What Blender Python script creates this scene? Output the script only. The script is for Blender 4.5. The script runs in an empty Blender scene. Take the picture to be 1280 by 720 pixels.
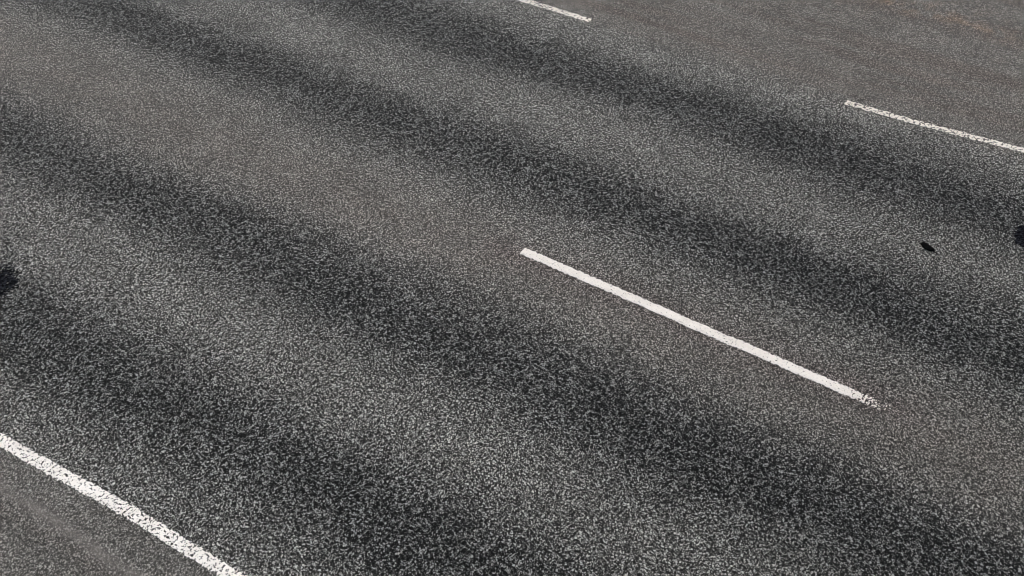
import bpy, bmesh, math, random
from mathutils import Vector, noise
C = bpy.data.collections.new('roadside'); bpy.context.scene.collection.children.link(C)
sc = bpy.context.scene
R = math.radians

# ---------------------------------------------------------------- camera
cam = bpy.data.objects.new('camera', bpy.data.cameras.new('camera'))
C.objects.link(cam); sc.camera = cam
cam.location = (0, 0, 6.3186)
cam.rotation_euler = (R(90-41.133), 0, -0.9966)
cam.data.sensor_width = 36; cam.data.lens = 1499.02/1280*36
cam.data.clip_start = .05; cam.data.clip_end = 3000

# ---------------------------------------------------------------- sky and sun
SUN_EL, SUN_AZ = 42, 20            # azimuth from +Y towards +X
w = bpy.data.worlds.new('World'); sc.world = w; w.use_nodes = True
nt = w.node_tree; bg = nt.nodes['Background']
sky = nt.nodes.new('ShaderNodeTexSky'); sky.sky_type = 'NISHITA'; sky.sun_disc = False
sky.sun_elevation = R(SUN_EL); sky.sun_rotation = R(SUN_AZ)
nt.links.new(sky.outputs[0], bg.inputs[0]); bg.inputs[1].default_value = .10
sl = bpy.data.lights.new('sun', 'SUN'); sl.energy = 3.7; sl.angle = R(.5); sl.color = (1, .95, .88)
so = bpy.data.objects.new('sun', sl); C.objects.link(so)
d = Vector((math.sin(R(SUN_AZ))*math.cos(R(SUN_EL)), math.cos(R(SUN_AZ))*math.cos(R(SUN_EL)), math.sin(R(SUN_EL))))
so.rotation_euler = d.to_track_quat('Z', 'Y').to_euler(); so.location = d*50
sc.view_settings.view_transform = 'Standard'; sc.view_settings.look = 'None'
sc.view_settings.exposure = 0; sc.view_settings.gamma = 1
sc.render.filter_size = .9
try: sc.cycles.filter_width = .9
except Exception: pass

# ---------------------------------------------------------------- node helpers
class N:
    def __init__(s, name):
        s.m = bpy.data.materials.new(name); s.m.use_nodes = True
        s.t = s.m.node_tree; s.b = s.t.nodes['Principled BSDF']
    def n(s, k, **kw):
        x = s.t.nodes.new(k)
        for a, v in kw.items(): setattr(x, a, v)
        return x
    def put(s, sock, v):
        if isinstance(v, bpy.types.NodeSocket): s.t.links.new(v, sock)
        else: sock.default_value = v
    def math(s, op, a, b=0., c=0., clamp=False):
        x = s.n('ShaderNodeMath', operation=op, use_clamp=clamp)
        s.put(x.inputs[0], a); s.put(x.inputs[1], b); s.put(x.inputs[2], c)
        return x.outputs[0]
    def add(s, a, b): return s.math('ADD', a, b)
    def mul(s, a, b): return s.math('MULTIPLY', a, b)
    def sub(s, a, b): return s.math('SUBTRACT', a, b)
    def step(s, v, a, b, lo=0., hi=1.):
        x = s.n('ShaderNodeMapRange', interpolation_type='SMOOTHSTEP')
        s.put(x.inputs[0], v); s.put(x.inputs[1], a); s.put(x.inputs[2], b)
        s.put(x.inputs[3], lo); s.put(x.inputs[4], hi)
        return x.outputs[0]
    def lin(s, a, b, t):
        x = s.n('ShaderNodeMix'); x.data_type = 'FLOAT'
        s.put(x.inputs[0], t); s.put(x.inputs[2], a); s.put(x.inputs[3], b)
        return x.outputs[0]
    def mix(s, a, b, t, mode='MIX'):
        x = s.n('ShaderNodeMix', blend_type=mode); x.data_type = 'RGBA'
        s.put(x.inputs[0], t)
        for i, v in ((6, a), (7, b)):
            if isinstance(v, tuple): v = (*v, 1)
            s.put(x.inputs[i], v)
        return x.outputs[2]
    def noise(s, co, scale, detail=2., rough=.5, dist=0.):
        x = s.n('ShaderNodeTexNoise'); s.put(x.inputs['Vector'], co)
        x.inputs['Scale'].default_value = scale; x.inputs['Detail'].default_value = detail
        x.inputs['Roughness'].default_value = rough; x.inputs['Distortion'].default_value = dist
        return x.outputs['Fac']
    def vor(s, co, scale, feature='F1'):
        x = s.n('ShaderNodeTexVoronoi', feature=feature); s.put(x.inputs['Vector'], co)
        x.inputs['Scale'].default_value = scale
        return x
    def scale(s, co, v):
        x = s.n('ShaderNodeVectorMath', operation='MULTIPLY'); s.put(x.inputs[0], co); x.inputs[1].default_value = v
        return x.outputs[0]
    def gauss(s, x, c, sg):
        u = s.math('DIVIDE', s.sub(x, c), sg)
        return s.math('EXPONENT', s.mul(s.mul(u, u), -1.))

TRACKS = [(3.64, .48), (5.36, .47), (7.52, .43), (9.20, .42)]     # the polished wheel tracks
def asphalt():
    a = N('worn asphalt'); co = a.n('ShaderNodeTexCoord').outputs['Object']
    sep = a.n('ShaderNodeSeparateXYZ'); a.put(sep.inputs[0], co); X, Y = sep.outputs[0], sep.outputs[1]
    long = a.scale(co, (1, .45, 1))
    wob = a.sub(a.noise(long, .8, 2.), .5)
    Xw = a.add(X, a.add(a.mul(wob, .40), a.mul(a.sub(a.noise(co, 6., 3., .6), .5), .17)))
    tr = None
    for c, sg in TRACKS:
        g = a.gauss(Xw, c, sg); tr = g if tr is None else a.add(tr, g)
    patch = a.noise(long, 1.7, 3., .6)
    tr = a.mul(tr, a.step(patch, .25, .75, .88, 1.16))
    tr = a.math('MINIMUM', tr, 1.1)
    side = a.math('MAXIMUM', a.step(X, 2.86, 2.70), a.step(X, 9.95, 10.45))
    inner = a.step(X, 2.8, 2.6)
    mid = a.gauss(Xw, 6.32, .52)
    blot = a.noise(co, 4.5, 3., .6)
    brown = a.math('MINIMUM', a.add(a.mul(mid, .85), a.mul(side, a.step(X, 5., 9., .5, .8))), 1.)
    brown = a.mul(brown, a.step(blot, .3, .7, .65, 1.15))
    smooth = a.math('MINIMUM', a.add(a.mul(mid, .68), side), 1.)
    # the stones in the mix
    jig = a.n('ShaderNodeTexNoise'); a.put(jig.inputs['Vector'], co); jig.inputs['Scale'].default_value = 60; jig.inputs['Detail'].default_value = 1
    wv = a.n('ShaderNodeVectorMath', operation='MULTIPLY_ADD'); a.put(wv.inputs[0], jig.outputs['Color']); wv.inputs[1].default_value = (.022, .022, 0); a.put(wv.inputs[2], co)
    rt = a.n('ShaderNodeVectorRotate', rotation_type='Z_AXIS'); a.put(rt.inputs['Vector'], wv.outputs[0]); rt.inputs['Angle'].default_value = .9966
    P = a.scale(rt.outputs[0], (1.08, .80, 1))        # rolled stones lie a little longer across the paver's path
    v1 = a.vor(P, 65.)
    def rnd(v):
        q = a.n('ShaderNodeSeparateColor'); a.put(q.inputs[0], v.outputs['Color']); return q.outputs
    r1 = rnd(v1)
    e1 = a.vor(P, 65., 'DISTANCE_TO_EDGE').outputs['Distance']
    chip = a.step(e1, .03, .16)
    worm = a.step(a.noise(P, 70., 1., .5), .40, .62)          # binder squeezed up between the stones
    fine = a.step(a.noise(P, 130., 1., .5), .38, .62)
    s = a.add(a.mul(worm, .55), a.mul(fine, .25))
    s = a.mul(a.add(s, a.mul(a.math('POWER', r1[0], 1.6), .45)), a.add(.35, a.mul(chip, .65)))
    s = a.math('MAXIMUM', a.sub(a.mul(s, 1.28), .10), 0.)
    s = a.math('POWER', s, a.lin(a.lin(1.95, 3.15, tr), 1.6, smooth))
    lo = a.lin(a.lin(.020, .002, tr), .056, smooth)
    hi = a.lin(a.lin(.70, .37, tr), .41, smooth)
    lum = a.lin(lo, hi, s)
    lum = a.mul(lum, a.step(a.noise(long, 3.2, 4., .65), .2, .8, .84, 1.14))
    # the lanes are darker at their near end than at the far end
    near_dark = a.mul(a.step(a.add(Y, a.mul(wob, 3.)), 4.6, 1.2), a.step(X, 2.9, 3.6))
    near_dark = a.mul(near_dark, a.step(X, 10.1, 9.7))
    lum = a.mul(lum, a.sub(1., a.mul(near_dark, .17)))
    grey = a.mix((.965, .95, .865), (.90, .91, .875), tr)
    tint = a.mix(grey, (1.035, .94, .825), brown)
    warm = a.mix(tint, (1.07, .98, .87), a.mul(r1[2], .35))
    # rust coloured run on the far lane
    rust = a.mul(a.gauss(a.add(X, a.mul(wob, .5)), 12.35, .22), a.step(blot, .42, .68))
    warm = a.mix(warm, (1.36, 1.0, .74), a.mul(rust, .75))
    # pale line of dust left along the shoulder joint
    Xs = a.add(X, a.mul(wob, .15))
    dust = a.mul(a.gauss(Xs, 2.50, .045), a.step(blot, .35, .65, .4, 1.))
    lum = a.mul(lum, a.sub(1., a.mul(a.gauss(Xs, 2.34, .06), .14)))
    strk = a.noise(a.scale(co, (3.2, .16, 1)), 1.5, 4., .6)     # long pale and brown runs along the little used lane
    lum = a.mul(lum, a.lin(1., a.lin(1., a.step(strk, .3, .7, .90, 1.2), a.step(X, 5., 9., .45, 1.)), side))
    warm = a.mix(warm, (1.16, .98, .84), a.mul(a.mul(side, a.step(strk, .55, .35)), a.step(X, 5., 9., .2, .6)))
    # grimy halo left beside the centre dash where old paint was blasted off
    halo = a.mul(a.mul(a.gauss(X, 6.47, .13), a.mul(a.step(Y, .45, 1.1), a.step(Y, 4.6, 4.15))), a.step(blot, .2, .6, .4, 1.))
    lum = a.mul(lum, a.sub(1., a.mul(halo, .16)))
    warm = a.mix(warm, (1.16, .96, .88), a.mul(halo, .6))
    cm = a.n('ShaderNodeCombineColor')
    for i in range(3): a.put(cm.inputs[i], lum)
    col = a.mix(cm.outputs[0], warm, 1., 'MULTIPLY')
    col = a.mix(col, (.24, .215, .195), a.mul(dust, .6))
    a.put(a.b.inputs['Base Color'], col)
    a.put(a.b.inputs['Roughness'], a.lin(.95, .8, a.mul(tr, chip)))
    a.b.inputs['Specular IOR Level'].default_value = .15
    h = a.add(a.mul(chip, a.add(.4, a.mul(r1[1], .6))), a.mul(a.noise(co, 180., 2.), .5))
    bp = a.n('ShaderNodeBump'); bp.inputs['Distance'].default_value = .006; bp.inputs['Strength'].default_value = .9
    a.put(bp.inputs['Height'], h); a.put(a.b.inputs['Normal'], bp.outputs[0])
    return a.m

def paint(name, col, grime):
    a = N(name); co = a.n('ShaderNodeTexCoord').outputs['Object']
    f = a.step(a.noise(co, 120., 3., .7), .35, .7, 0., grime)
    f2 = a.step(a.noise(co, 9., 3., .6), .35, .75, 0., .25)
    c = a.mix(a.mix(col, (.42, .39, .35), f), (.62, .56, .48), f2)
    a.put(a.b.inputs['Base Color'], c); a.b.inputs['Roughness'].default_value = .6
    bp = a.n('ShaderNodeBump'); bp.inputs['Distance'].default_value = .0015; bp.inputs['Strength'].default_value = .6
    a.put(bp.inputs['Height'], a.noise(co, 150., 2.)); a.put(a.b.inputs['Normal'], bp.outputs[0])
    return a.m

def blackish(name, c0, c1, rough):
    a = N(name); co = a.n('ShaderNodeTexCoord').outputs['Object']
    v = a.vor(co, 70.)
    q = a.n('ShaderNodeSeparateColor'); a.put(q.inputs[0], v.outputs['Color'])
    a.put(a.b.inputs['Base Color'], a.mix(c0, c1, a.math('POWER', q.outputs[0], 2.5)))
    a.b.inputs['Roughness'].default_value = rough; a.b.inputs['Specular IOR Level'].default_value = .04
    bp = a.n('ShaderNodeBump'); bp.inputs['Distance'].default_value = .003
    a.put(bp.inputs['Height'], v.outputs['Distance']); a.put(a.b.inputs['Normal'], bp.outputs[0])
    return a.m

def verge_mat(name, c0, c1, sc_):
    a = N(name); co = a.n('ShaderNodeTexCoord').outputs['Object']
    c = a.mix(c0, c1, a.step(a.noise(co, sc_, 6., .7), .35, .65))
    c = a.mix(c, (.07, .075, .03), a.step(a.noise(co, .3, 3.), .4, .7, 0., .5))
    a.put(a.b.inputs['Base Color'], c); a.b.inputs['Roughness'].default_value = .95
    bp = a.n('ShaderNodeBump'); bp.inputs['Distance'].default_value = .03
    a.put(bp.inputs['Height'], a.noise(co, sc_*2, 5.)); a.put(a.b.inputs['Normal'], bp.outputs[0])
    return a.m

# ---------------------------------------------------------------- mesh helpers
def link(name, bm, mat, smooth=False):
    me = bpy.data.meshes.new(name); bm.normal_update(); bm.to_mesh(me); bm.free()
    me.materials.append(mat)
    if smooth: me.polygons.foreach_set('use_smooth', [True]*len(me.polygons))
    o = bpy.data.objects.new(name, me); C.objects.link(o)
    return o
def tag(o, label, cat, group=None):
    o['label'] = label; o['category'] = cat
    if group: o['group'] = group
    return o

ROAD_X0, ROAD_X1 = 1.7, 15.2
def road_z(x):                      # crossfall and the shallow ruts worn by wheels
    z = .02*(x-6.45)*(-1 if x > 6.45 else 1)*0
    for c, s in TRACKS: z -= .007*math.exp(-((x-c)/(s*.8))**2)
    return z
def sheet(xs, ys, zf):
    bm = bmesh.new()
    g = [[bm.verts.new((x, y, zf(x, y))) for x in xs] for y in ys]
    for j in range(len(ys)-1):
        for i in range(len(xs)-1):
            bm.faces.new((g[j][i], g[j][i+1], g[j+1][i+1], g[j+1][i]))
    return bm

# ---------------------------------------------------------------- the setting
ys = [-150+5*i for i in range(61)]
xs = [ROAD_X0+.05*i for i in range(int(round((ROAD_X1-ROAD_X0)/.05))+1)]
bm = sheet(xs, ys, lambda x, y: road_z(x))
n0 = len(bm.verts)
road = link('road', bm, asphalt(), True); road['kind'] = 'structure'
gx = [-700, -60, -12, -5, -2, .4, 1.1, 1.68, 8, 15.22, 15.8, 16.6, 19, 22, 29, 80, 700]
def gz(x, y):
    e = max(ROAD_X0-x, x-ROAD_X1, 0)
    return -.06 if e < .03 else -.06-.9*min(1, max(0, (e-.7))/4.)
gy = [-700, -150, -60, -20, 0, 20, 60, 150, 700]
ground = link('ground', sheet(gx, gy, gz), verge_mat('verge grass', (.035, .05, .018), (.10, .105, .05), 9.)); ground['kind'] = 'structure'
for x0, x1 in ((.9, ROAD_X0-.003), (ROAD_X1+.003, 16.)):
    o = link('gravel_shoulder', sheet([x0, (x0+x1)/2, x1], ys, lambda x, y: -.012 if abs(x-8.45) < 6.9 else -.05),
             verge_mat('shoulder gravel', (.12, .11, .10), (.26, .24, .22), 60.)); o['kind'] = 'structure'

# ---------------------------------------------------------------- painted markings
def marking(name, path, y0, y1, width, mat, holes, ragged, cell=.0055, coarse=None, lift=.004, hs=1., seed=0.):
    """A worn sheet of paint: rows of small cells, the ones worn away left out, the rest bent to the line."""
    def cx(y):
        p = path
        if y <= p[0][0]: return p[0][1]
        for (a, b), (c, d) in zip(p, p[1:]):
            if y <= c: return b+(d-b)*(y-a)/(c-a)
        return p[-1][1]
    bm = bmesh.new(); rows = []
    y = y0
    while y < y1:
        rows.append(y)
        y += cell if not coarse or coarse[0] <= y < coarse[1] else .03
    rows.append(y1)
    nc = max(4, int(round((width+.02)/cell)))
    hw = (width+.02)/2
    vs = {}; rnd = random.Random(7)
    def V(j, i):
        k = (j, i)
        if k not in vs:
            u = -hw+2*hw*i/nc; yy = rows[j]
            jx, jy = rnd.uniform(-.3, .3)*cell, rnd.uniform(-.3, .3)*cell
            x = cx(yy)+u+jx
            vs[k] = bm.verts.new((x, yy+jy, road_z(x)+lift))
        return vs[k]
    for j in range(len(rows)-1):
        yy = (rows[j]+rows[j+1])/2
        for i in range(nc):
            u = -hw+2*hw*(i+.5)/nc
            p = Vector((u+seed, yy, 0))
            e = width/2-abs(u)+ragged*(noise.noise(p*38)+.5*noise.noise(p*95))+.004*noise.noise(p*7)
            ends = min(yy-y0, y1-yy)+.012*noise.noise(p*60)
            if e < 0 or ends < .004: continue
            h = noise.noise(p*72*hs)*.62+noise.noise(Vector((u*150*hs, yy*150*hs, seed)))*.5
            t = holes(yy, u)
            if h > t: continue
            bm.faces.new((V(j, i), V(j, i+1), V(j+1, i+1), V(j+1, i)))
    # give the sheet its thickness
    edge = [e for e in bm.edges if len(e.link_faces) == 1]
    r = bmesh.ops.extrude_edge_only(bm, edges=edge)
    for v in r['geom']:
        if isinstance(v, bmesh.types.BMVert): v.co.z -= lift+.001
    bmesh.ops.delete(bm, geom=[v for v in bm.verts if not v.link_faces], context='VERTS')
    return link(name, bm, mat)

white = paint('white road paint', (.93, .86, .77), .25)
bright = paint('bright white road paint', (.95, .895, .82), .0)
edge_path = [(-60, 2.80), (4.189, 2.812), (4.843, 2.818), (6.059, 2.773), (7.5, 2.72), (60, 2.70)]
o = marking('edge_line', edge_path, -22, 36, .094, bright, lambda y, u: .10+.10*noise.noise(Vector((0, y*2, 3))), .013, hs=.72, coarse=(2.8, 7.6))
tag(o, 'long unbroken white edge line, heavily speckled with wear, across the lower left corner', 'road marking')
ctr_path = [(.9, 6.433), (1.246, 6.436), (2.019, 6.462), (2.283, 6.463), (3.029, 6.489), (4.115, 6.515)]
def ctr_h(y, u):
    t = .30+.26*noise.noise(Vector((0, y*3, 9)))
    if y < 1.32: t = min(t, .26-2.1*max(0, 1.26-y))
    return t
o = marking('lane_dash', ctr_path, .90, 4.115, .086, white, ctr_h, .012, hs=.8, seed=5.)
tag(o, 'bold white centre dash, nearly whole but worn away at its lower right tip', 'road marking')
def l3(y, u):
    t = .04+.18*noise.noise(Vector((0, y*3, 4)))
    for c in (5.89, 5.93, 6.22):
        if abs(y-c+u*.3) < .006: t = -.3
    return t
yel = paint('aged white road paint', (.95, .88, .76), .12)
o = marking('lane_dash', [(5.594, 10.200), (6.39, 10.203), (8.6, 10.21)], 5.594, 8.594,   .082, yel, l3, .010, hs=.5, seed=11.)
tag(o, 'short cracked yellowish white dash cut off by the top edge of the photo', 'road marking', 'dashes along the far side of the lane')
o = marking('lane_dash', [(-.31, 10.30), (1.026, 10.254), (2.1, 10.165), (2.696, 10.148)], -.305, 2.696,   .078, yel, lambda y, u: .04+.18*noise.noise(Vector((0, y*3, 4))), .010, hs=.5, seed=17.)
tag(o, 'thin pitted white dash running out of the right edge of the photo', 'road marking', 'dashes along the far side of the lane')

# ---------------------------------------------------------------- dark marks on the road
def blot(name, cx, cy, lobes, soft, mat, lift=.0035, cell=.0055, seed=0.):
    """A thin black sheet that breaks up into crumbs towards its rim."""
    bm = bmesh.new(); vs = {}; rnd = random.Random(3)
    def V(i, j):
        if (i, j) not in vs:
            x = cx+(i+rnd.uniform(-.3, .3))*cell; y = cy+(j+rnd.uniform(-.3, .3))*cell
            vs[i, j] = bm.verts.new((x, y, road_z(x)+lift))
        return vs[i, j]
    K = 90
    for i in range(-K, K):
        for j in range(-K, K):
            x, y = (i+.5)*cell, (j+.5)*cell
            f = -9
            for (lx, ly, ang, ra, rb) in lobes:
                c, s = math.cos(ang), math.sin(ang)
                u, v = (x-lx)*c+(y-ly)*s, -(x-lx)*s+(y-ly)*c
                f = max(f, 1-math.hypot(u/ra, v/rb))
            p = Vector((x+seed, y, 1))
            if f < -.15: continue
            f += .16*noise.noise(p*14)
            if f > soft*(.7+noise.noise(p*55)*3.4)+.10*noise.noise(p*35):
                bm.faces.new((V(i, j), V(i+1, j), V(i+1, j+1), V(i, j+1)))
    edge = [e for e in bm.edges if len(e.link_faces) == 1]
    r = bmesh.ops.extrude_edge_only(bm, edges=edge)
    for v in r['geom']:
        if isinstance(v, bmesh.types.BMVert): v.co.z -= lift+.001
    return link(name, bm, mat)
blk = blackish('speckled black', (.0015, .0016, .0024), (.030, .031, .037), 1.)  # near-black speckled colour of the two flat dark spots
o = blot('dark_spot', 3.90, 7.42, [(0, 0, .6, .21, .10), (-.06, .10, .3, .2, .11), (.06, -.05, 1.1, .12, .05)], .27, blk)
tag(o, 'soft edged black spot at the left edge of the photo', 'dark spot')
o = blot('dark_spot', 8.98, .62, [(0, 0, .4, .13, .13), (-.06, -.02, 1.9, .13, .09), (.10, .09, .2, .05, .04)], .06, blk, seed=4.)
tag(o, 'crisp edged black spot at the right edge of the photo', 'dark spot')

# small black scrap: a flat bean of rubber with a thin curled tail
bm = bmesh.new()
sp = Vector((8.384, 1.304)); ax = (Vector((8.358, 1.243))-Vector((8.408, 1.362))).normalized(); nx = Vector((-ax.y, ax.x))
rings = [(-.068, .006), (-.060, .022), (-.04, .033), (-.015, .037), (.015, .036), (.04, .030), (.056, .018), (.070, .005), (.088, .0035), (.104, .002)]
prev = None
for k, (t, r) in enumerate(rings):
    cur = []
    side = .006*math.sin(k*1.3)+(.10*(t-.056) if t > .056 else 0)
    for q in range(10):
        an = 2*math.pi*q/10
        off = r*math.cos(an)*(1+.12*noise.noise(Vector((k*.9, q*.8, 0))))
        z = .003+min(r, .012)*(math.sin(an)*.55+.45)
        x = sp+ax*t+nx*(off+side)
        cur.append(bm.verts.new((x.x, x.y, road_z(x.x)+max(.001, z))))
    if prev:
        for q in range(10): bm.faces.new((prev[q], prev[(q+1) % 10], cur[(q+1) % 10], cur[q]))
    else: bm.faces.new(cur[::-1])
    prev = cur
bm.faces.new(prev)
bmesh.ops.recalc_face_normals(bm, faces=bm.faces)
o = link('rubber_scrap', bm, blackish('black rubber', (.002, .002, .002), (.004, .004, .004), .9), True)
tag(o, 'small black oval scrap with a short tail lying on the pale strip between wheel tracks', 'scrap')
